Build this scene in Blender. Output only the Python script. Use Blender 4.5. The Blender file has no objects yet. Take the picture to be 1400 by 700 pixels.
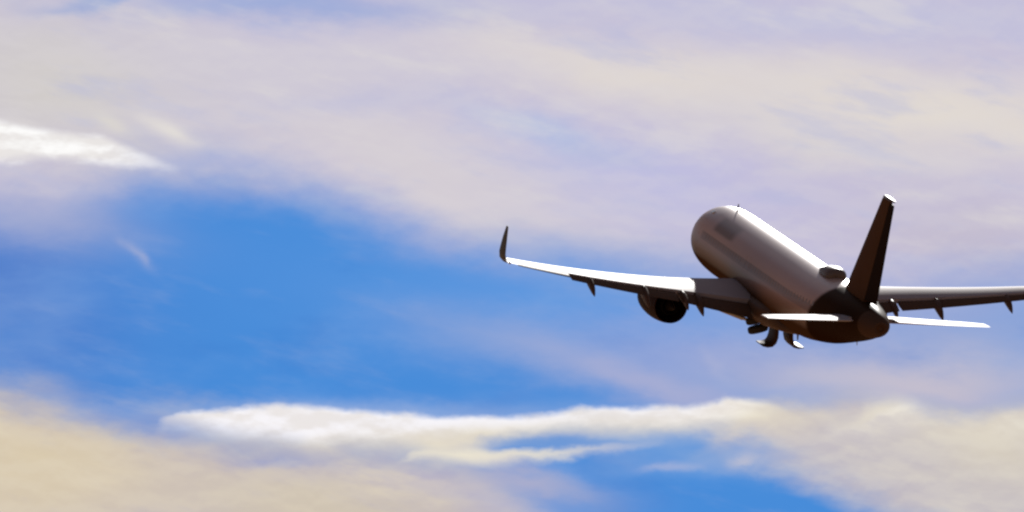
import bpy, bmesh, math, random
from mathutils import Vector, Matrix

random.seed(4)
scene = bpy.context.scene
COL = scene.collection
rad = math.radians

# ------------------------------------------------------------------ camera
ELEV = 7.0
cam_d = bpy.data.cameras.new('camera')
cam_d.sensor_width = 36.0
cam_d.lens = 36.0 * 10286.7 / 1400.0
cam_d.clip_start = 0.5
cam_d.clip_end = 90000
cam = bpy.data.objects.new('camera', cam_d)
COL.objects.link(cam)
cam.location = (0, 0, 1.7)
cam.rotation_euler = (rad(90 + ELEV), 0, 0)
scene.camera = cam

# ------------------------------------------------------------------ light
SUN_AZ, SUN_EL = 9.0, 27.5          # azimuth from +Y towards +X
az, el = rad(SUN_AZ), rad(SUN_EL)
sun_dir = Vector((math.sin(az) * math.cos(el), math.cos(az) * math.cos(el), math.sin(el)))
sl = bpy.data.lights.new('sun', 'SUN')
sl.energy = 5.0
sl.angle = rad(0.5)
sl.color = (1.0, 0.97, 0.93)
so = bpy.data.objects.new('sun', sl)
COL.objects.link(so)
so.rotation_euler = sun_dir.to_track_quat('Z', 'Y').to_euler()
so.location = (0, 0, 200)

vs = scene.view_settings
scene.display_settings.display_device = 'sRGB'
vs.view_transform = 'Standard'
vs.look = 'None'
vs.exposure = 0.0
vs.gamma = 1.0
vs.use_curve_mapping = False
scene.cycles.filter_width = 2.4      # a long lens is a little soft


def srgb(r, g, b):
    f = lambda c: c / 12.92 if c <= 0.04045 else ((c + 0.055) / 1.055) ** 2.4
    return (f(r / 255), f(g / 255), f(b / 255), 1.0)


# ------------------------------------------------------------------ sky
# The clouds are laid out on the sky sphere in azimuth and elevation
# (units of 1/180 degree), so they stay put when the camera moves.
world = bpy.data.worlds.new('World')
scene.world = world
world.use_nodes = True
nt = world.node_tree
nt.nodes.clear()
L = nt.links.new


def setin(sock, v):
    if isinstance(v, (int, float)):
        sock.default_value = v
    elif isinstance(v, (tuple, list)):
        sock.default_value = v
    else:
        L(v, sock)


def M(op, a, b=None, c=None, clamp=False):
    n = nt.nodes.new('ShaderNodeMath')
    n.operation = op
    n.use_clamp = clamp
    setin(n.inputs[0], a)
    if b is not None:
        setin(n.inputs[1], b)
    if c is not None:
        setin(n.inputs[2], c)
    return n.outputs[0]


def sstep(x, lo, hi):
    n = nt.nodes.new('ShaderNodeMapRange')
    n.interpolation_type = 'SMOOTHSTEP'
    setin(n.inputs[0], x)
    setin(n.inputs[1], lo)
    setin(n.inputs[2], hi)
    n.inputs[3].default_value = 0
    n.inputs[4].default_value = 1
    return n.outputs[0]


def noise(vec, scale, detail=5, rough=0.55, dist=0.0):
    n = nt.nodes.new('ShaderNodeTexNoise')
    L(vec, n.inputs['Vector'])
    n.inputs['Scale'].default_value = scale
    n.inputs['Detail'].default_value = detail
    n.inputs['Roughness'].default_value = rough
    n.inputs['Distortion'].default_value = dist
    return n.outputs['Fac']


def combine(x, y, z=0.0):
    n = nt.nodes.new('ShaderNodeCombineXYZ')
    setin(n.inputs[0], x)
    setin(n.inputs[1], y)
    setin(n.inputs[2], z)
    return n.outputs[0]


def mix(base, col, fac):
    n = nt.nodes.new('ShaderNodeMix')
    n.data_type = 'RGBA'
    n.clamp_factor = True
    setin(n.inputs[0], fac)
    setin(n.inputs[6], base)
    setin(n.inputs[7], col)
    return n.outputs[2]


tc = nt.nodes.new('ShaderNodeTexCoord')
sep = nt.nodes.new('ShaderNodeSeparateXYZ')
L(tc.outputs['Generated'], sep.inputs[0])
dx, dy, dz = sep.outputs
K = 10286.7
azi = M('ARCTAN2', dx, dy)
ele = M('ARCSINE', dz)
U = M('MULTIPLY_ADD', azi, K, 700.0)
V = M('MULTIPLY_ADD', M('SUBTRACT', ele, rad(ELEV)), -K, 350.0)

# turbulence that frays the cloud edges
nA = noise(combine(M('MULTIPLY', U, 0.0032), M('MULTIPLY', V, 0.0075), 1.3), 1.0, 6, 0.55)
nB = noise(combine(M('MULTIPLY', U, 0.0042), M('MULTIPLY', V, 0.009), 7.9), 1.0, 6, 0.55)
nC = noise(combine(M('MULTIPLY', U, 0.012), M('MULTIPLY', V, 0.024), 3.1), 1.0, 4, 0.5)
nD = noise(combine(M('MULTIPLY', U, 0.0060), M('MULTIPLY', M('MULTIPLY_ADD', U, -0.22, V), 0.022), 5.5), 1.0, 6, 0.55)
a0 = M('SUBTRACT', nA, 0.5)
b0 = M('SUBTRACT', nB, 0.5)
c0 = M('SUBTRACT', nC, 0.5)
d0 = M('SUBTRACT', nD, 0.5)
Us = M('MULTIPLY_ADD', a0, 190.0, U)          # strongly warped (soft veils)
Vs = M('MULTIPLY_ADD', b0, 95.0, V)
Vs = M('MULTIPLY_ADD', d0, 34.0, Vs)
nE = noise(combine(M('MULTIPLY', U, 0.012), M('MULTIPLY', M('ADD', V, 9.0), 0.024), 3.1), 1.0, 4, 0.5)
nF = noise(combine(M('MULTIPLY', U, 0.05), M('MULTIPLY', V, 0.085), 9.4), 1.0, 5, 0.6)
f0 = M('MULTIPLY', M('SUBTRACT', nF, 0.5), 0.6)
lit = sstep(M('SUBTRACT', nE, nC), -0.10, 0.10)        # lumps lit from above
Vs = M('MULTIPLY_ADD', f0, 14.0, M('MULTIPLY_ADD', c0, 26.0, Vs))
Uc = M('MULTIPLY_ADD', f0, 22.0, M('MULTIPLY_ADD', c0, 60.0, M('MULTIPLY_ADD', a0, 26.0, U)))   # crisply warped (cumulus)
Vc = M('MULTIPLY_ADD', f0, 12.0, M('MULTIPLY_ADD', c0, 20.0, M('MULTIPLY_ADD', b0, 12.0, V)))


def curve(u, pts):
    """height (1/180 degree) as a function of azimuth through control points"""
    lo, hi = -400.0, 1800.0
    n = nt.nodes.new('ShaderNodeFloatCurve')
    x = M('MULTIPLY_ADD', u, 1 / (hi - lo), -lo / (hi - lo), clamp=True)
    L(x, n.inputs['Value'])
    c = n.mapping.curves[0]
    n.mapping.use_clip = False
    P = [((p[0] - lo) / (hi - lo), p[1] / 1000.0) for p in pts]
    P = [(0.0, P[0][1])] + P + [(1.0, P[-1][1])]
    c.points[0].location = P[0]
    c.points[1].location = P[-1]
    for p in P[1:-1]:
        c.points.new(*p)
    for p in c.points:
        p.handle_type = 'AUTO_CLAMPED'
    n.mapping.update()
    return M('MULTIPLY', n.outputs[0], 1000.0)


def blob(cx, cy, rx, ry, rot=0.0, u=None, v=None):
    """soft elongated patch, rot in degrees (positive: right end lower)"""
    u = Us if u is None else u
    v = Vs if v is None else v
    c, s = math.cos(rad(rot)), math.sin(rad(rot))
    du = M('SUBTRACT', u, cx)
    dv = M('SUBTRACT', v, cy)
    x = M('MULTIPLY_ADD', du, c / rx, M('MULTIPLY', dv, s / rx))
    y = M('MULTIPLY_ADD', du, -s / ry, M('MULTIPLY', dv, c / ry))
    q = M('MULTIPLY_ADD', x, x, M('MULTIPLY', y, y))
    return M('EXPONENT', M('MULTIPLY', q, -1.0))


def strip(top, bot, st, sb, u, v):
    t = curve(u, top)
    b = curve(u, bot)
    e1 = sstep(M('SUBTRACT', v, t), -st * 0.5, st)
    e2 = sstep(M('SUBTRACT', b, v), -sb * 0.5, sb)
    return M('MULTIPLY', e1, e2)


# clear air: Nishita
sky = nt.nodes.new('ShaderNodeTexSky')
sky.sky_type = 'NISHITA'
sky.sun_disc = False
sky.sun_elevation = el
sky.sun_rotation = az
sky.air_density = 1.0
sky.dust_density = 0.6
sky.ozone_density = 2.0
SKY_K = 0.05
hs = nt.nodes.new('ShaderNodeMix')
hs.data_type = 'RGBA'
hs.blend_type = 'MULTIPLY'
hs.inputs[0].default_value = 1.0
L(sky.outputs[0], hs.inputs[6])
hs.inputs[7].default_value = (SKY_K, SKY_K, SKY_K, 1)
clear = hs.outputs[2]

# generic broken cloud over the rest of the sky
gn = noise(combine(M('MULTIPLY', dx, 1.0), M('MULTIPLY', dy, 1.0), M('MULTIPLY', dz, 2.6)), 2.6, 7, 0.58)
outer = mix(clear, (0.25, 0.165, 0.130, 1), M('MULTIPLY', sstep(gn, 0.44, 0.62), 0.9))

# the deep blue gaps of this part of the sky
blue = mix(srgb(72, 140, 217), srgb(86, 128, 203), blob(-20, 420, 190, 170, u=U, v=V))
blue = mix(blue, srgb(98, 154, 224), M('MULTIPLY', blob(860, 430, 420, 70, 6), 0.85))
blue = mix(blue, srgb(150, 168, 214), M('MULTIPLY', blob(1330, 455, 300, 75, 3), 0.9))
# faint unevenness of the clear gaps
blue = mix(blue, srgb(128, 168, 224), M('MULTIPLY', sstep(nA, 0.48, 0.72), 0.35))
blue = mix(blue, srgb(140, 165, 214), M('MULTIPLY', sstep(nD, 0.5, 0.75), 0.30))
blue = mix(blue, srgb(64, 128, 208), M('MULTIPLY', sstep(nB, 0.5, 0.3), 0.45))
col = blue

# ---- upper veil of stratus
vt = curve(Us, [(-60, 305), (0, 306), (80, 302), (140, 275), (205, 248), (300, 246), (400, 272), (500, 302), (600, 325),
                (700, 342), (800, 356), (900, 372), (1000, 392), (1120, 410), (1250, 405), (1400, 392)])
dist = M('SUBTRACT', vt, Vs)
veil = sstep(dist, -62.0, 74.0)
vcol = mix(srgb(197, 191, 216), srgb(190, 189, 224), blob(860, 250, 230, 60, 10))
vcol = mix(vcol, srgb(214, 207, 212), M('MULTIPLY', blob(560, 225, 330, 75, 20), 0.9))
vcol = mix(vcol, srgb(210, 205, 201), M('MULTIPLY', blob(60, 120, 220, 110, 10), 0.95))
vcol = mix(vcol, srgb(209, 204, 214), M('MULTIPLY', blob(420, 90, 320, 50, 3), 0.7))
vcol = mix(vcol, srgb(223, 215, 211), M('MULTIPLY', blob(860, 95, 260, 42, 9), 0.95))
vcol = mix(vcol, srgb(225, 217, 210), M('MULTIPLY', blob(1290, 150, 330, 62, 9), 1.0))
vcol = mix(vcol, srgb(220, 214, 211), M('MULTIPLY', blob(1130, 195, 200, 40, 14), 0.7))
vcol = mix(vcol, srgb(196, 189, 206), M('MULTIPLY', blob(1330, 330, 160, 50, 8), 0.8))
vcol = mix(vcol, srgb(178, 190, 224), M('MULTIPLY', blob(740, 185, 110, 26, 14), 0.85))
vcol = mix(vcol, srgb(190, 190, 218), M('MULTIPLY', blob(470, 142, 110, 16, 3), 0.6))
vcol = mix(vcol, srgb(193, 194, 220), M('MULTIPLY', blob(1150, 20, 460, 34, 3), 0.75))
# streaks and mottling inside the veil
vcol = mix(vcol, srgb(226, 221, 216), M('MULTIPLY', sstep(nD, 0.52, 0.74), 0.38))
vcol = mix(vcol, srgb(182, 186, 219), M('MULTIPLY', sstep(nD, 0.48, 0.28), 0.42))
vcol = mix(vcol, srgb(222, 217, 219), M('MULTIPLY', lit, 0.16))
thin = blob(380, 8, 220, 26, 2)
thin2 = blob(150, 4, 120, 14)
alpha = M('MULTIPLY', veil, M('SUBTRACT', 1.0, M('MULTIPLY', M('MAXIMUM', thin, thin2), 0.45)))
alpha = M('MULTIPLY', alpha, M('SUBTRACT', 1.0, M('MULTIPLY', blob(10, 350, 190, 55), 0.55)))
col = mix(col, vcol, alpha)
# smoky wisps that hang into the blue below the veil
col = mix(col, srgb(165, 172, 208), M('MULTIPLY', blob(70, 300, 130, 42, 8), 0.6))
col = mix(col, srgb(176, 182, 212), M('MULTIPLY', blob(180, 348, 24, 7, 48, Uc, Vc), 0.5))

# ---- thin lavender haze under the aeroplane
col = mix(col, srgb(174, 176, 210), M('MULTIPLY', blob(900, 528, 190, 32, 14), 0.8))
col = mix(col, srgb(168, 172, 212), M('MULTIPLY', blob(1010, 480, 260, 40, 4), 0.55))
col = mix(col, srgb(201, 193, 205), M('MULTIPLY', blob(1270, 522, 240, 44, 2), 0.9))
col = mix(col, srgb(160, 174, 214), M('MULTIPLY', blob(700, 470, 150, 40, 10), 0.4))
col = mix(col, srgb(186, 188, 214), M('MULTIPLY', blob(985, 500, 9, 30, -38, Uc, Vc), 0.25))

# ---- lower beige veil, left
lt = curve(Us, [(-60, 535), (0, 545), (60, 548), (110, 566), (160, 584), (240, 586), (330, 592), (430, 600), (520, 606),
                (600, 622), (680, 656), (740, 720), (800, 760)])
lv = sstep(M('SUBTRACT', Vs, lt), -58.0, 44.0)
lcol = mix(srgb(203, 190, 186), srgb(221, 204, 172), blob(40, 640, 190, 95))
lcol = mix(lcol, srgb(214, 200, 174), M('MULTIPLY', blob(430, 690, 170, 52, 4), 0.85))
lcol = mix(lcol, srgb(185, 178, 200), M('MULTIPLY', blob(190, 565, 110, 24, 12), 0.7))
lcol = mix(lcol, srgb(150, 160, 205), M('MULTIPLY', blob(370, 622, 60, 12, 3), 0.75))
lcol = mix(lcol, srgb(172, 172, 200), M('MULTIPLY', blob(520, 640, 110, 18, 3), 0.6))
lcol = mix(lcol, srgb(193, 184, 196), M('MULTIPLY', blob(600, 660, 150, 40, 6), 0.7))
lcol = mix(lcol, srgb(232, 217, 186), M('MULTIPLY', sstep(nD, 0.5, 0.72), 0.45))
lcol = mix(lcol, srgb(188, 178, 186), M('MULTIPLY', sstep(nD, 0.48, 0.3), 0.4))
lcol = mix(lcol, srgb(230, 217, 192), M('MULTIPLY', lit, 0.28))
col = mix(col, lcol, M('MULTIPLY', lv, 0.95))

# ---- lower beige veil, right
rt = curve(Us, [(920, 640), (980, 585), (1040, 556), (1120, 556), (1200, 548), (1300, 560), (1400, 560)])
rb = curve(Us, [(920, 600), (1000, 612), (1080, 652), (1160, 684), (1230, 705), (1330, 740), (1400, 760)])
rv = M('MULTIPLY', sstep(M('SUBTRACT', Vs, rt), -26.0, 22.0), sstep(M('SUBTRACT', rb, Vs), -42.0, 36.0))
rcol = mix(srgb(201, 191, 192), srgb(221, 209, 188), blob(1370, 610, 120, 60, 18))
rcol = mix(rcol, srgb(188, 183, 200), M('MULTIPLY', blob(1060, 640, 110, 26, 18), 0.7))
rcol = mix(rcol, srgb(221, 209, 190), M('MULTIPLY', blob(1060, 575, 80, 24), 0.8))
rcol = mix(rcol, srgb(231, 221, 200), M('MULTIPLY', sstep(nD, 0.5, 0.72), 0.4))
rcol = mix(rcol, srgb(233, 224, 206), M('MULTIPLY', lit, 0.25))
col = mix(col, rcol, M('MULTIPLY', rv, 0.92))

# ---- bright cumulus bank across the lower sky
col = mix(col, srgb(176, 190, 222), M('MULTIPLY', blob(520, 562, 300, 14, 0, Uc, Vc), 0.45))
m1 = strip([(150, 640), (215, 583), (240, 568), (262, 562), (290, 558), (325, 557), (340, 554), (400, 553), (450, 559), (500, 562), (600, 564),
            (700, 564), (780, 561), (850, 556), (940, 553), (985, 549), (1005, 543), (1035, 546), (1070, 556), (1105, 575), (1180, 640)],
           [(150, 540), (215, 583), (240, 584), (280, 594), (340, 606), (400, 612), (435, 622), (490, 618), (560, 622), (605, 634), (640, 632), (690, 612), (740, 606),
            (780, 602), (860, 604), (930, 600), (1000, 592), (1060, 586), (1105, 577), (1180, 520)], 9, 30, Uc, Vc)
w1 = mix(srgb(231, 222, 203), srgb(250, 247, 250), sstep(M('SUBTRACT', curve(Uc, [(215, 590), (400, 606), (600, 590), (800, 580), (1000, 574), (1100, 560)]), Vc), -14.0, 18.0))
w1 = mix(w1, srgb(236, 227, 205), M('MULTIPLY', blob(1090, 570, 110, 60, u=U, v=V), 0.9))
w1 = mix(w1, srgb(220, 210, 198), M('MULTIPLY', M('SUBTRACT', 1.0, lit), 0.42))
fade1 = M('SUBTRACT', 1.0, M('MULTIPLY', sstep(U, 1010.0, 1110.0), 0.75))
col = mix(col, w1, M('MULTIPLY', M('MULTIPLY', m1, fade1), 0.97))
m2 = strip([(480, 680), (540, 628), (580, 612), (640, 612), (690, 617), (740, 615), (800, 609), (860, 605), (905, 603), (960, 640)],
           [(480, 580), (540, 628), (590, 624), (640, 634), (690, 639), (740, 632), (800, 622), (860, 614), (905, 603), (960, 560)], 8, 14, Uc, Vc)
w2 = mix(srgb(238, 230, 210), srgb(214, 208, 212), sstep(U, 740.0, 880.0))
col = mix(col, w2, M('MULTIPLY', m2, 0.92))
col = mix(col, srgb(104, 150, 214), M('MULTIPLY', blob(770, 605, 75, 6, -1, Uc, Vc), 0.8))
col = mix(col, srgb(186, 180, 200), M('MULTIPLY', blob(745, 662, 95, 26, 8), 0.75))
col = mix(col, srgb(140, 172, 218), M('MULTIPLY', blob(960, 622, 130, 22, 8), 0.5))
# scraps below the bank
col = mix(col, srgb(176, 184, 216), M('MULTIPLY', blob(915, 638, 40, 6, -4, Uc, Vc), 0.6))
col = mix(col, srgb(205, 200, 208), M('MULTIPLY', blob(1020, 632, 26, 10, -12, Uc, Vc), 0.6))
col = mix(col, srgb(178, 180, 208), M('MULTIPLY', blob(700, 700, 90, 22, 12), 0.6))
# puff at the right
m3 = strip([(1060, 700), (1120, 600), (1165, 568), (1185, 547), (1215, 540), (1245, 546), (1275, 560), (1310, 570), (1350, 572), (1420, 566)],
           [(1120, 600), (1200, 600), (1300, 606), (1420, 600)], 22, 60, Uc, Vc)
col = mix(col, mix(srgb(234, 226, 208), srgb(247, 241, 226), sstep(nC, 0.4, 0.6)), M('MULTIPLY', m3, M('MULTIPLY_ADD', lit, 0.3, 0.42)))

# ---- bright cloud at the left edge
m4 = strip([(-60, 160), (0, 169), (45, 177), (80, 184), (110, 188), (140, 190), (170, 200), (200, 214), (240, 231), (320, 300)],
           [(-60, 226), (0, 224), (90, 224), (150, 229), (200, 233), (240, 231), (320, 160)], 10, 12, Uc, Vc)
w4 = mix(srgb(234, 230, 228), srgb(254, 253, 252), lit)
fade4 = M('SUBTRACT', 1.0, M('MULTIPLY', sstep(U, 120.0, 235.0), 0.7))
col = mix(col, w4, M('MULTIPLY', m4, fade4))
col = mix(col, srgb(228, 223, 217), M('MULTIPLY', blob(228, 180, 40, 11, 24, Uc, Vc), 0.85))
col = mix(col, srgb(223, 218, 208), M('MULTIPLY', blob(150, 172, 34, 9, 30, Uc, Vc), 0.6))

# blend this part of the sky into the rest of it
wu = M('MULTIPLY', M('DIVIDE', M('SUBTRACT', U, 700.0), 1500.0), M('DIVIDE', M('SUBTRACT', U, 700.0), 1500.0))
wv = M('MULTIPLY', M('DIVIDE', M('SUBTRACT', V, 350.0), 1100.0), M('DIVIDE', M('SUBTRACT', V, 350.0), 1100.0))
win = sstep(M('SQRT', M('ADD', wu, wv)), 1.6, 0.85)
col = mix(outer, col, win)
up = nt.nodes.new('ShaderNodeVectorMath')
up.operation = 'SCALE'
L(col, up.inputs[0])
up.inputs['Scale'].default_value = 1.0 / 0.1
bg = nt.nodes.new('ShaderNodeBackground')
bg.inputs['Strength'].default_value = 0.1
L(up.outputs[0], bg.inputs['Color'])
wo = nt.nodes.new('ShaderNodeOutputWorld')
L(bg.outputs[0], wo.inputs['Surface'])


# ------------------------------------------------------------------ materials
def principled(name, color, rough=0.4, metal=0.0, coat=0.0, noise_amt=0.12, nscale=1.2, spec=0.5):
    m = bpy.data.materials.new(name)
    m.use_nodes = True
    t = m.node_tree
    b = t.nodes['Principled BSDF']
    b.inputs['Roughness'].default_value = rough
    b.inputs['Metallic'].default_value = metal
    b.inputs['Coat Weight'].default_value = coat
    b.inputs['Coat Roughness'].default_value = 0.12
    b.inputs['Specular IOR Level'].default_value = spec
    tcn = t.nodes.new('ShaderNodeTexCoord')
    n = t.nodes.new('ShaderNodeTexNoise')
    n.inputs['Scale'].default_value = nscale
    n.inputs['Detail'].default_value = 6
    t.links.new(tcn.outputs['Object'], n.inputs['Vector'])
    mx = t.nodes.new('ShaderNodeMix')
    mx.data_type = 'RGBA'
    c = Vector(color[:3])
    mx.inputs[6].default_value = (*(c * (1 - noise_amt)), 1)
    mx.inputs[7].default_value = (*(c * (1 + noise_amt)), 1)
    t.links.new(n.outputs['Fac'], mx.inputs[0])
    t.links.new(mx.outputs[2], b.inputs['Base Color'])
    return m


def fuselage_material():
    """pale grey upper paint, shade painted over the lower half, dark raked tail section, faint cheat line and panel seams"""
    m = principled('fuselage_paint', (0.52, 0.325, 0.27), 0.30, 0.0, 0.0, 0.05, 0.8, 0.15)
    t = m.node_tree
    b = t.nodes['Principled BSDF']
    base = b.inputs['Base Color'].links[0].from_socket
    tcn = t.nodes.new('ShaderNodeTexCoord')
    sp = t.nodes.new('ShaderNodeSeparateXYZ')
    t.links.new(tcn.outputs['Object'], sp.inputs[0])
    X, Y, Z = sp.outputs

    def mm(op, a, bb=None, c=None):
        n = t.nodes.new('ShaderNodeMath')
        n.operation = op
        for i, v in enumerate((a, bb, c)):
            if v is None:
                continue
            if isinstance(v, (int, float)):
                n.inputs[i].default_value = v
            else:
                t.links.new(v, n.inputs[i])
        return n.outputs[0]

    def st(x, lo, hi):
        n = t.nodes.new('ShaderNodeMapRange')
        n.interpolation_type = 'SMOOTHSTEP'
        t.links.new(x, n.inputs[0])
        n.inputs[1].default_value = lo
        n.inputs[2].default_value = hi
        return n.outputs[0]

    def mxc(a, colr, f):
        n = t.nodes.new('ShaderNodeMix')
        n.data_type = 'RGBA'
        t.links.new(f, n.inputs[0])
        t.links.new(a, n.inputs[6])
        n.inputs[7].default_value = (*colr, 1)
        return n.outputs[2]
    S = mm('MULTIPLY', X, -1.0)
    c = base
    # lower half darkened downwards: shade of the underside painted in
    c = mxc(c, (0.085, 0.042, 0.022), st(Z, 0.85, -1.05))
    # cheat line along the cabin windows
    ln = mm('MULTIPLY', mm('MULTIPLY', st(Z, 0.28, 0.34), st(Z, 0.80, 0.74)), st(S, 5.6, 6.2))
    c = mxc(c, (0.31, 0.195, 0.17), ln)
    # darker title patch on the forward side
    pt = mm('MULTIPLY', mm('MULTIPLY', st(S, 7.0, 8.0), st(S, 12.0, 10.8)), mm('MULTIPLY', st(Z, 0.98, 1.2), st(Z, 1.9, 1.7)))
    c = mxc(c, (0.24, 0.135, 0.09), pt)
    # dark tail section with a raked edge
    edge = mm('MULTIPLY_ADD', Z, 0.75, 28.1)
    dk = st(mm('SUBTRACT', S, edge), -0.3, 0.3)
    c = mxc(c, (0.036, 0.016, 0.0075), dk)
    # tail cone, bare again
    c = mxc(c, (0.085, 0.046, 0.031), st(S, 34.6, 34.85))
    # skin seams (frames every few metres)
    fr = mm('FRACT', mm('MULTIPLY', S, 1 / 2.65))
    seam = mm('MULTIPLY', st(fr, 0.006, 0.004), 0.35)
    c = mxc(c, (0.14, 0.11, 0.10), seam)
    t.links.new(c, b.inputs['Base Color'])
    # the dark tail paint is matt
    t.links.new(mm('MULTIPLY', mm('MULTIPLY_ADD', dk, -0.15, 0.16), st(Z, -0.9, 0.6)), b.inputs['Specular IOR Level'])
    # sun glare built up by gloss on the roof only; flanks and belly get none
    t.links.new(mm('MULTIPLY', st(Z, 1.3, 1.75), mm('MULTIPLY_ADD', dk, -0.9, 1.0)), b.inputs['Coat Weight'])
    b.inputs['Coat Roughness'].default_value = 0.30
    t.links.new(mm('MULTIPLY_ADD', dk, 0.3, 0.32), b.inputs['Roughness'])
    return m


MAT = dict(
    fus=fuselage_material(),
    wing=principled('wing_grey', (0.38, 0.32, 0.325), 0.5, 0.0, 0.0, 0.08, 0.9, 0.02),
    under=principled('flap_shaded', (0.10, 0.052, 0.031), 0.55, 0.0, 0.0, 0.12, 1.5, 0.05),  # dark brown: the unlit look of flaps and ailerons put in the colour
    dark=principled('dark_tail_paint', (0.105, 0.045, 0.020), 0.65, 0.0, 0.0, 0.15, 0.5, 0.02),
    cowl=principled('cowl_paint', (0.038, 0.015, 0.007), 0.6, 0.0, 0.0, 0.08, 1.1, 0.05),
    bare=principled('bare_metal', (0.75, 0.73, 0.70), 0.22, 1.0, 0, 0.05, 3.0),
    rudder=principled('rudder_shaded_paint', (0.024, 0.0105, 0.005), 0.65, 0.0, 0.0, 0.15, 0.5, 0.02),  # darker than the fin: shading from front to back put in the colour
    hot=principled('exhaust_metal', (0.02, 0.012, 0.007), 0.6, 0.3, 0, 0.2, 4.0, 0.2),
    cabin=principled('cabin_window_glass', (0.23, 0.165, 0.15), 0.3, 0.0, 0.0, 0.02, 1.0, 0.25),
    glass=principled('dark_glass', (0.02, 0.02, 0.025), 0.06, 0.0, 0.5, 0.02, 1.0),
    rubber=principled('tyre_rubber', (0.03, 0.022, 0.018), 0.8, 0, 0, 0.1, 5.0, 0.3),
    gear=principled('gear_steel', (0.45, 0.42, 0.40), 0.4, 0.6, 0, 0.1, 3.0),
    door=principled('gear_door_paint', (0.06, 0.027, 0.013), 0.5, 0, 0.0, 0.08, 2.0, 0.06),
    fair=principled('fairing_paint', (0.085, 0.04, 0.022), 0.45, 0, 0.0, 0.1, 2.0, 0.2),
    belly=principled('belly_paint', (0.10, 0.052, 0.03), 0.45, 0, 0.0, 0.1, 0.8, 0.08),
    radome=principled('radome_paint', (0.12, 0.075, 0.055), 0.4, 0, 0.0, 0.08, 1.0),
    winglet=principled('winglet_paint', (0.035, 0.013, 0.009), 0.45, 0, 0.0, 0.1, 1.5, 0.2),
    white=principled('white_glass', (0.8, 0.8, 0.8), 0.1, 0, 0.5, 0.02, 1.0),
)


# ------------------------------------------------------------------ mesh helpers
# aircraft axes: x forward (x = -s, s metres aft of the nose), y left, z up
def B(s, y, z):
    return Vector((-s, y, z))


def make(name, bm, mat, parent, smooth=True, angle=35):
    bmesh.ops.recalc_face_normals(bm, faces=bm.faces)
    me = bpy.data.meshes.new(name)
    bm.to_mesh(me)
    bm.free()
    me.materials.append(mat)
    if smooth:
        for p in me.polygons:
            p.use_smooth = True
        me.set_sharp_from_angle(angle=rad(angle))
    o = bpy.data.objects.new(name, me)
    COL.objects.link(o)
    o.parent = parent
    return o


def loft(rings, cap0=True, cap1=True, bm=None, closed=True):
    bm = bm or bmesh.new()
    vr = [[bm.verts.new(p) for p in r] for r in rings]
    n = len(vr[0])
    for a, b in zip(vr, vr[1:]):
        for i in range(n if closed else n - 1):
            j = (i + 1) % n
            bm.faces.new((a[i], a[j], b[j], b[i]))
    if cap0:
        bm.faces.new(vr[0])
    if cap1:
        bm.faces.new(list(reversed(vr[-1])))
    return bm


def interp(table, s):
    for a, b in zip(table, table[1:]):
        if a[0] <= s <= b[0]:
            f = (s - a[0]) / (b[0] - a[0])
            return [x + (y - x) * f for x, y in zip(a, b)]
    return list(table[-1] if s > table[-1][0] else table[0])


def smooth_table(tab, step):
    """Catmull-Rom through the rows"""
    out = []
    for i in range(len(tab) - 1):
        p0 = tab[max(i - 1, 0)]
        p1, p2 = tab[i], tab[i + 1]
        p3 = tab[min(i + 2, len(tab) - 1)]
        n = max(1, int((p2[0] - p1[0]) / step))
        for k in range(n):
            t = k / n
            s = p1[0] + (p2[0] - p1[0]) * t
            row = [s]
            for j in range(1, len(p1)):
                h = p2[0] - p1[0]
                m1 = (p2[j] - p0[j]) / max(p2[0] - p0[0], 1e-6) * h
                m2 = (p3[j] - p1[j]) / max(p3[0] - p1[0], 1e-6) * h
                t2, t3 = t * t, t * t * t
                row.append((2 * t3 - 3 * t2 + 1) * p1[j] + (t3 - 2 * t2 + t) * m1 + (-2 * t3 + 3 * t2) * p2[j] + (t3 - t2) * m2)
            out.append(row)
    out.append(list(tab[-1]))
    return out


def foil(n=14, t=0.12, camber=0.015, x0=0.0, x1=1.0):
    """closed section in unit chord, from trailing edge over the top to the leading edge and back"""
    def yt(x):
        return 5 * t * (0.2969 * math.sqrt(max(x, 0)) - 0.1260 * x - 0.3516 * x * x + 0.2843 * x ** 3 - 0.1015 * x ** 4)

    def yc(x):
        return camber * 4 * x * (1 - x)
    xs = [x0 + (x1 - x0) * (1 - math.cos(math.pi * i / n)) / 2 for i in range(n + 1)]
    up = [(x, yc(x) + yt(x) + 0.0012) for x in reversed(xs)]
    lo = [(x, yc(x) - yt(x) - 0.0012) for x in xs]
    if x0 == 0.0:
        lo = lo[1:]
    return up + lo


def section(sle, y, z, chord, twist, pts, vertical=False):
    c, s = math.cos(twist), math.sin(twist)
    out = []
    for x, h in pts:
        a = x * c + h * s
        b = -x * s + h * c
        if vertical:
            out.append(B(sle + x * chord, y + h * chord, z))
        else:
            out.append(B(sle + a * chord, y, z + b * chord))
    return out


# ------------------------------------------------------------------ the aircraft: position
E0 = bpy.data.objects.new('airliner', None)
COL.objects.link(E0)
E0['label'] = 'twin-engine passenger jet with dark tail and upturned wingtip climbing away through the cloudy sky'
E0['category'] = 'airliner'
E0.empty_display_size = 3

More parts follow.
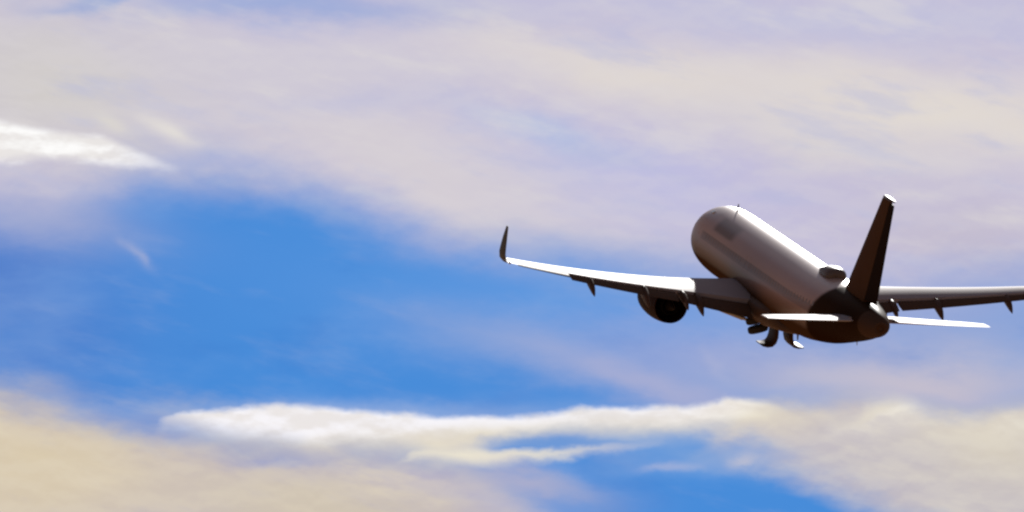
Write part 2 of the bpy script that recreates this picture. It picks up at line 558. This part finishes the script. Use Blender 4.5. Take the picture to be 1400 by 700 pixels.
YAW, PITCH, ROLL = 0.2745735, 0.1862544, 0.0418542
S0, DIST = 18.0, 420.0
TX, TY, KPX = 1078.306, 387.643, 24.49292
fpx = KPX * DIST
Bm = Matrix(((0, -1, 0), (1, 0, 0), (0, 0, 1)))
Rb = Matrix.Rotation(YAW, 3, 'Z') @ Matrix.Rotation(PITCH, 3, 'X') @ Matrix.Rotation(ROLL, 3, 'Y') @ Bm
aim = Matrix.Rotation(-math.atan((TX - 700) / fpx), 3, 'Z') @ Matrix.Rotation(-math.atan((TY - 350) / fpx), 3, 'X')
up7 = Matrix.Rotation(rad(ELEV), 3, 'X')
Rw = up7 @ aim @ Rb
centre = Vector((0, 0, 1.7)) + up7 @ Vector(((TX - 700) / KPX, DIST, -(TY - 350) / KPX))
# (empty sits at the nose datum, s = 0)
loc = centre + Rw @ Vector((S0, 0, 0))
E0.matrix_world = Matrix.Translation(loc) @ Rw.to_4x4()

# ------------------------------------------------------------------ fuselage
# s, top z, bottom z, half width
PROF = [(0.0, -0.74, -0.78, 0.02), (0.15, -0.45, -1.05, 0.31), (0.5, -0.10, -1.30, 0.64), (1.0, 0.28, -1.52, 0.97),
        (1.6, 0.70, -1.70, 1.25), (2.3, 1.22, -1.84, 1.49), (3.1, 1.66, -1.95, 1.70), (4.2, 1.93, -2.03, 1.87),
        (5.5, 2.04, -2.07, 1.955), (6.8, 2.07, -2.07, 1.975), (10, 2.07, -2.07, 1.975), (16, 2.07, -2.07, 1.975),
        (22, 2.07, -2.07, 1.975), (24, 2.07, -2.0, 1.97), (26, 2.07, -1.76, 1.93), (28, 2.06, -1.45, 1.84), (30, 2.03, -1.02, 1.66),
        (32, 1.97, -0.56, 1.40), (33.5, 1.86, -0.19, 1.15), (34.6, 1.74, 0.13, 0.93), (35.4, 1.58, 0.32, 0.73),
        (35.95, 1.40, 0.50, 0.52), (36.15, 1.28, 0.60, 0.40)]


def prof(s):
    r = interp(FUS, s)
    return r[1], r[2], r[3]


FUS = smooth_table(PROF, 0.4)
NF = 56
rings = []
for s, zt, zb, hw in FUS:
    cz, hh = (zt + zb) / 2, (zt - zb) / 2
    rings.append([B(s, hw * math.cos(2 * math.pi * k / NF), cz + hh * math.sin(2 * math.pi * k / NF)) for k in range(NF)])
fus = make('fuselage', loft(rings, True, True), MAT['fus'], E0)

# tail exhaust of the auxiliary power unit
bm = bmesh.new()
ex = []
for s, r in ((36.10, 0.22), (36.22, 0.20), (36.22, 0.17), (35.9, 0.15)):
    ex.append([B(s, r * math.cos(2 * math.pi * k / 24), 0.96 + r * math.sin(2 * math.pi * k / 24)) for k in range(24)])
make('tail_exhaust', loft(ex, True, True), MAT['dark'], fus)


def skin(s, ang, off=0.0):
    """point on the skin at station s; ang from the left horizontal, upwards (degrees)"""
    zt, zb, hw = prof(s)
    c, h = (zt + zb) / 2, (zt - zb) / 2
    a = rad(ang)
    p = B(s, hw * math.cos(a), c + h * math.sin(a))
    n = Vector((0, math.cos(a) / hw, math.sin(a) / h)).normalized()
    return p + n * off


def skin_patch(s0, s1, a0, a1, off=0.008, depth=0.03, n=4, round_=0.0):
    """thin raised panel that follows the skin"""
    bm = bmesh.new()
    g = []
    for i in range(n + 1):
        row = []
        for j in range(n + 1):
            u, v = i / n * 2 - 1, j / n * 2 - 1
            if round_:
                uu = u * math.sqrt(max(0, 1 - round_ * v * v / 2))
                vv = v * math.sqrt(max(0, 1 - round_ * u * u / 2))
                u, v = uu, vv
            row.append((s0 + (s1 - s0) * (u + 1) / 2, a0 + (a1 - a0) * (v + 1) / 2))
        g.append(row)
    top = [[bm.verts.new(skin(s, a, off)) for s, a in r] for r in g]
    bot = [[bm.verts.new(skin(s, a, off - depth)) for s, a in r] for r in g]
    for i in range(n):
        for j in range(n):
            bm.faces.new((top[i][j], top[i + 1][j], top[i + 1][j + 1], top[i][j + 1]))
            bm.faces.new((bot[i][j], bot[i][j + 1], bot[i + 1][j + 1], bot[i + 1][j]))
    for k in range(n):
        bm.faces.new((top[k][0], bot[k][0], bot[k + 1][0], top[k + 1][0]))
        bm.faces.new((top[k][n], top[k + 1][n], bot[k + 1][n], bot[k][n]))
        bm.faces.new((top[0][k], top[0][k + 1], bot[0][k + 1], bot[0][k]))
        bm.faces.new((top[n][k], bot[n][k], bot[n][k + 1], top[n][k + 1]))
    return bm


# cabin windows, left side (0.53 m pitch)
proto = None
sta = [6.9 + 0.533 * i for i in range(44)]
for s in sta:
    if s > 29.2:
        break
    if 13.9 < s < 14.3:
        continue
    make('cabin_window', skin_patch(s - 0.12, s + 0.12, 11.5, 21.5, 0.006, 0.02, 3, 0.9), MAT['cabin'], fus)
# doors and overwing exits
for s0, s1, a0, a1, nm in ((4.55, 5.37, -14, 42, 'cabin_door'), (29.9, 30.7, -12, 44, 'cabin_door'), (14.85, 15.36, 2, 30, 'exit_hatch'), (15.75, 16.26, 2, 30, 'exit_hatch')):
    make(nm, skin_patch(s0, s1, a0, a1, 0.008, 0.03, 4, 0.25), MAT['fus'], fus)
# cockpit side windows
for s0, s1, a0, a1 in ((2.15, 2.72, 26, 49), (2.76, 3.38, 27, 50)):
    make('cockpit_window', skin_patch(s0, s1, a0, a1, 0.010, 0.03, 4, 0.3), MAT['glass'], fus)
make('cockpit_glint', skin_patch(4.75, 5.25, 54, 61, 0.05, 0.08, 4, 0.8), MAT['white'], fus)  # white patch added as the glint of the cockpit window


def blade(s, z0, h, c, thick, sweep, sgn=1):
    rr = []
    for f in (0, 0.5, 1.0):
        ch = c * (1 - 0.45 * f)
        pts = foil(6, thick, 0)
        rr.append([B(s + sweep * f + x * ch, yy * ch, z0 + sgn * h * f) for x, yy in pts])
    return loft(rr)


make('antenna', blade(6.2, 2.03, 0.42, 0.34, 0.18, 0.16), MAT['dark'], fus)
make('drain_mast', blade(31.9, -0.42, 0.32, 0.22, 0.2, 0.14, -1), MAT['gear'], fus)
make('antenna', blade(20.5, -2.30, 0.38, 0.4, 0.16, 0.16, -1), MAT['belly'], fus)

# satellite dome on the crown
rr = []
for s, w, h in ((24.6, 0.02, 0.01), (24.75, 0.22, 0.09), (25.1, 0.44, 0.23), (25.6, 0.58, 0.36), (26.2, 0.63, 0.44), (26.7, 0.63, 0.46), (27.0, 0.60, 0.44),
                (27.2, 0.53, 0.38), (27.32, 0.42, 0.30), (27.36, 0.28, 0.2)):
    n = 26
    rr.append([B(s, w * math.copysign(abs(math.cos(2 * math.pi * k / n)) ** 0.75, math.cos(2 * math.pi * k / n)),
                 2.09 + (h if math.sin(2 * math.pi * k / n) > 0 else 0.30) * math.sin(2 * math.pi * k / n)) for k in range(n)])
dome = make('satellite_dome', loft(rr), MAT['radome'], fus)

# wing-to-body fairing
rr = []
for s, w, zb in ((10.2, 0.5, -2.02), (10.8, 1.25, -2.12), (11.8, 1.75, -2.26), (13.2, 2.02, -2.38), (15, 2.12, -2.45), (17.5, 2.12, -2.45), (19.2, 2.02, -2.40),
                 (20.6, 1.80, -2.28), (21.8, 1.35, -2.15), (22.8, 0.7, -2.06), (23.2, 0.3, -1.98)):
    n = 30
    ztop = -0.75 if 11.5 < s < 21 else -1.5
    ring = []
    cz = (ztop + zb) / 2
    hh = (ztop - zb) / 2
    for k in range(n):
        c, s_ = math.cos(2 * math.pi * k / n), math.sin(2 * math.pi * k / n)
        ring.append(B(s, w * math.copysign(abs(c) ** 0.7, c), cz + hh * math.copysign(abs(s_) ** 0.7, s_)))
    rr.append(ring)
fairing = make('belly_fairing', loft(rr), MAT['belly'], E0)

# ------------------------------------------------------------------ wings
YT = 17.05


def wing_le(y):
    return 11.3 + 0.52 * y


def wing_te(y):
    return 18.75 if y < 6.4 else 18.75 + (21.75 - 18.75) * (y - 6.4) / (YT - 6.4)


def wing_z(y):
    f = max(0, (y - 2) / 15.05)
    return -1.22 + 0.092 * (y - 2) + 0.95 * f ** 2


def wing_tw(y):
    return rad(4.0 - 4.3 * min(1, max(0, y - 2) / 15))


def wing_th(y):
    return 0.15 - 0.045 * min(1, y / 15)


FLAP_END = 13.25
for sg in (1, -1):
    # main panel: full chord outboard of the flaps, cut at 76 % in front of them
    bm = bmesh.new()
    ys_in = [0.6, 1.5, 2.2, 3.2, 4.4, 5.4, 6.4, 7.6, 9, 10.4, 11.8, FLAP_END]
    ys_out = [FLAP_END, 14, 15, 16, YT]

    def wsec(y, x1):
        c = wing_te(y) - wing_le(y)
        return section(wing_le(y), sg * y, wing_z(y) + 0.30 * c * math.sin(wing_tw(y)), c, wing_tw(y), foil(16, wing_th(y), 0.018, 0, x1))
    loft([wsec(y, 0.77) for y in ys_in], bm=bm)
    loft([wsec(y, 0.77 if y > 16.4 and False else 0.76) for y in ys_out], True, True, bm=bm)
    wing = make('wing', bm, MAT['wing'], E0, True, 40)

    def panel(name, y0, y1, x0, x1, droop, back, drop, mat, n=6, parent=wing):
        rr = []
        for i in range(n + 1):
            y = y0 + (y1 - y0) * i / n
            c = wing_te(y) - wing_le(y)
            tw = wing_tw(y)
            fc = (x1 - x0) * c
            zc = wing_z(y) + 0.30 * c * math.sin(tw)
            p = section(wing_le(y), sg * y, zc, c, tw, [(x0, 0.018 * 4 * x0 * (1 - x0))])[0]
            pts = foil(8, 0.14, 0.02)
            # lead edge of the panel sits inside the main panel's trailing edge
            rr.append([Vector((q.x, q.y, q.z)) for q in section(-p.x + back * fc, sg * y, p.z - drop * fc, fc, tw + droop, pts)])
        return make(name, loft(rr), mat, parent, True, 40)
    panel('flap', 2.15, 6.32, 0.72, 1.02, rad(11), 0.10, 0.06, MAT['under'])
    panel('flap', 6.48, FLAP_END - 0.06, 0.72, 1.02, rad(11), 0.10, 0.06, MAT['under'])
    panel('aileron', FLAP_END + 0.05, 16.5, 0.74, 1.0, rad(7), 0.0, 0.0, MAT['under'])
    # fixed tip trailing edge
    panel('wing_tip', 16.53, YT, 0.74, 1.0, rad(0), 0.0, 0.0, MAT['wing'], 2)

    # flap track fairings
    for y in (5.2, 6.1, 8.5, 12.2) if sg < 0 else (5.2, 6.05, 8.5, 11.9):
        c = wing_te(y) - wing_le(y)
        small = 0.8 if y < 5.5 else 1.0
        sc = (1.0 if y < 9 else 0.85) * (0.8 if abs(y - 6.08) < .1 else 1)
        zc = wing_z(y) - 0.03 * c
        te = wing_te(y)
        rr = []
        for f, w, h, dz in ((0.0, 0.02, 0.03, -0.12), (0.12, 0.13, 0.16, -0.16), (0.3, 0.19, 0.25, -0.22), (0.5, 0.20, 0.29, -0.30), (0.68, 0.185, 0.27, -0.42),
                            (0.82, 0.14, 0.22, -0.57), (0.93, 0.08, 0.13, -0.71), (1.0, 0.015, 0.03, -0.83)):
            s = te - 1.9 * sc + f * 2.75 * sc
            zz = wing_z(y) + 0.10 * (1 - f) - 0.05 + dz * sc
            n = 14
            rr.append([B(s, sg * y + w * sc * math.cos(2 * math.pi * k / n), zz + h * sc * math.sin(2 * math.pi * k / n) * (1.0 if math.sin(2 * math.pi * k / n) < 0 else 1.3)) for k in range(n)])
        make('flap_track_fairing', loft(rr), MAT['fair'], wing)

    # upturned winglet: swept blade on a curved root
    rr = []
    zt0 = wing_z(YT)
    for f in (0, 0.08, 0.18, 0.3, 0.45, 0.7, 1.0):
        a = min(1.0, f / 0.3)
        cant = rad(90 * 0) if f == 0 else rad(82) * (1 - (1 - a) ** 1.6)
        if f <= 0.3:
            rr_y = YT + 0.40 * math.sin(rad(82) * a)
            rr_z = zt0 + 0.62 * (1 - math.cos(rad(82) * a))
        else:
            hgt = (f - 0.3) / 0.7
            rr_y = YT + 0.40 * math.sin(rad(82)) + 0.20 * hgt
            rr_z = zt0 + 0.62 * (1 - math.cos(rad(82))) + 1.72 * hgt
        cant = rad(82) * a
        ch = 1.30 * (1 - f) ** 0.8 + 0.42 if f > 0.2 else 1.58 + f * 0.3
        sle = wing_le(YT) + 0.05 + 1.7 * f + 0.75 * f * f
        pts = foil(10, 0.10, 0.0)
        nv = Vector((0, -sg * math.sin(cant), math.cos(cant)))
        rr.append([B(sle + x * ch, sg * rr_y, rr_z) + nv * (h * ch) for x, h in pts])
    make('winglet', loft(rr), MAT['winglet'], wing, True, 50)

    # navigation lamp at the tip
    bm = bmesh.new()
    bmesh.ops.create_uvsphere(bm, u_segments=10, v_segments=6, radius=0.07, matrix=Matrix.Translation(B(21.75, sg * YT, wing_z(YT) + 0.02)))
    make('navigation_lamp', bm, MAT['white'], wing)

    # ---------------------------------------------------------------- engine
    ey, ez = 5.85 * sg, -2.12
    n = 40

    def ring(s, r, dz=0.0):
        return [B(s, ey + r * math.cos(2 * math.pi * k / n), ez + dz + r * math.sin(2 * math.pi * k / n)) for k in range(n)]
    outer_ = [(11.35, 0.96), (11.42, 1.02), (11.6, 1.06), (12.0, 1.10), (12.6, 1.13), (13.2, 1.13), (13.8, 1.10), (14.5, 1.04), (15.05, 0.955)]
    inner_ = [(15.05, 0.93), (14.6, 0.96), (13.9, 1.0), (13.2, 1.0)]
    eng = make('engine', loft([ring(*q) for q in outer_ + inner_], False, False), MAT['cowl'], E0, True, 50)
    inl = [(11.35, 0.955), (11.45, 0.88), (11.8, 0.85), (12.4, 0.86)]
    make('intake_lip', loft([ring(*q) for q in [(11.5, 1.045), (11.4, 1.025), (11.33, 0.97)] + inl], False, True), MAT['bare'], eng)
    make('exhaust_nozzle', loft([ring(*q) for q in [(13.1, 0.99), (13.2, 0.55), (13.9, 0.60), (14.9, 0.50), (15.0, 0.48), (14.9, 0.46), (14.2, 0.44)]], True, True), MAT['hot'], eng)
    make('exhaust_cone', loft([ring(*q) for q in [(14.1, 0.36), (14.8, 0.30), (15.4, 0.16), (15.7, 0.03)]], True, True), MAT['hot'], eng)
    # pylon
    rr = []
    for zf in (0, 1):
        pts = foil(10, 0.085 if zf == 0 else 0.07, 0)
        ch, sle, z = ((4.6, 11.9, ez + 1.02) if zf == 0 else (4.5, 13.0, wing_z(5.85) + 0.02))
        rr.append([B(sle + x * ch, ey + h * ch, z) for x, h in pts])
    make('pylon', loft(rr), MAT['cowl'], eng)

# ------------------------------------------------------------------ tail fin
rr = []
FZ0, FZ1 = 1.6, 7.85


def fin_le(z):
    return 29.35 + (34.45 - 29.35) * (z - 1.9) / (FZ1 - 1.9)


def fin_te(z):
    return 34.95 + (36.55 - 34.95) * (z - 1.9) / (FZ1 - 1.9)


zs = [FZ0, 2.3, 3.2, 4.4, 5.6, 6.8, 7.55, FZ1 - 0.08, FZ1]
for z in zs:
    c = (fin_te(z) - fin_le(z))
    k = 1.0 if z < FZ1 - 0.05 else 0.86
    rr.append(section(fin_le(z) + (0.1 if k < 1 else 0), 0, z, c * (1 if k == 1 else 0.97), 0, [(x, h * k) for x, h in foil(14, 0.125, 0, 0, 0.70)], True))
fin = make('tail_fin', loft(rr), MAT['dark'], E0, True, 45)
rr = []
for z in [2.0, 3.2, 4.4, 5.6, 6.8, 7.7]:
    c = (fin_te(z) - fin_le(z))
    rr.append(section(fin_le(z), 0, z, c, 0, foil(10, 0.122, 0, 0.705, 1.0), True))
make('rudder', loft(rr), MAT['rudder'], fin, True, 45)
# fin tip cap in a lighter paint, standing for the sunlit top surface
rr = []
for z, k in ((FZ1 + 0.005, 0.9), (FZ1 + 0.07, 0.85), (FZ1 + 0.12, 0.6)):
    c = 2.1 * (0.9 + 0.1 * k)
    rr.append(section(34.5 + (0.9 - k) * 0.5, 0, z, c, 0, [(x, h * k) for x, h in foil(12, 0.16, 0)], True))
make('fin_cap', loft(rr), MAT['radome'], fin, True, 60)

# ------------------------------------------------------------------ tailplane
for sg in (1, -1):
    rr, re = [], []
    for i in range(8):
        f = i / 7
        y = 0.45 + (6.22 - 0.45) * f
        le = 31.1 + (34.35 - 31.1) * f
        te = 35.1 + (35.85 - 35.1) * f
        z = 0.62 + 0.085 * (y - 0.45)
        c = te - le
        k = 1.0 if i < 7 else 0.6
        rr.append(section(le, sg * y, z, c, rad(-8.0 + 3.5 * f), [(x, h * k) for x, h in foil(12, 0.10, 0, 0, 0.70)]))
        if 1 <= i:
            re.append(section(le, sg * y, z, c, rad(-8.0 + 3.5 * f), foil(8, 0.098, 0, 0.706, 1.0)))
    tp = make('tailplane', loft(rr), MAT['wing'], E0, True, 40)
    make('elevator', loft(re), MAT['wing'], tp, True, 40)

# ------------------------------------------------------------------ landing gear in transit
for sg in (1, -1):
    # open main gear door: belly-curved panel hinged near the keel
    y0 = 0.52 if sg > 0 else -0.36
    prof_d = [(0.0, 0.0), (-0.02, -0.30), (-0.01, -0.62), (0.07, -0.90), (0.22, -1.07), (0.46, -1.13), (0.74, -1.12)]
    rr = []
    for (a, h), th in zip(prof_d, (0.05, 0.09, 0.10, 0.10, 0.09, 0.07, 0.03)):
        rr.append((a, h, th))
    bm = bmesh.new()
    front, back = [], []
    SX = (16.85, 18.45)
    cols = []
    for s in (SX[0], SX[0] + 0.08, (SX[0] + SX[1]) / 2, SX[1] - 0.08, SX[1]):
        inset = 0.6 if s in SX else 1.0
        o1, o2 = [], []
        for i, (a, h, th) in enumerate(rr):
            d0 = Vector((rr[min(i + 1, 6)][0] - rr[max(i - 1, 0)][0], rr[min(i + 1, 6)][1] - rr[max(i - 1, 0)][1]))
            d0.normalize()
            nx, nz = -d0.y, d0.x
            o1.append(B(s, y0 + sg * (a + nx * th * inset), -2.42 + h + nz * th * inset))
            o2.append(B(s, y0 + sg * (a - nx * th * inset), -2.42 + h - nz * th * inset))
        cols.append(o1 + list(reversed(o2)))
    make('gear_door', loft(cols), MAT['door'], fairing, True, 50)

    # main gear folding inwards: leg and twin wheels
    hinge = B(17.3, sg * 3.6, -1.75)
    axle = B(17.7, sg * 1.55, -2.40)
    d = axle - hinge
    q = d.to_track_quat('Z', 'Y')
    bm = bmesh.new()
    for r, z0, z1 in ((0.13, 0.0, 0.62), (0.09, 0.62, 1.0)):
        rr = []
        for f in (z0, z1):
            rr.append([hinge + d * f + q @ Vector((r * math.cos(t * math.pi / 8), r * math.sin(t * math.pi / 8), 0)) for t in range(16)])
        loft(rr, bm=bm)
    leg = make('main_gear_leg', bm, MAT['gear'], E0)
    ax = Vector((0.12, sg * 0.30, 1.0)).normalized()
    qa = ax.to_track_quat('Z', 'Y')
    for off in (-0.30, 0.22):
        rr = []
        for r, z in ((0.30, -0.16), (0.50, -0.19), (0.57, -0.13), (0.585, 0.0), (0.57, 0.13), (0.50, 0.19), (0.30, 0.16)):
            rr.append([axle + ax * off + qa @ Vector((r * math.cos(t * math.pi / 16), r * math.sin(t * math.pi / 16), z)) for t in range(32)])
        make('wheel', loft(rr), MAT['rubber'], leg)

# ------------------------------------------------------------------ ground (far below the frame; throws warm light up)
bm = bmesh.new()
Rg = 30000.0
bmesh.ops.create_circle(bm, cap_ends=True, segments=64, radius=Rg)
gm = principled('dry_field', (0.36, 0.20, 0.10), 0.95, 0, 0, 0.35, 0.006, 0.1)
make('ground', bm, gm, None, False)
g = bpy.data.objects['ground']
g['kind'] = 'structure'
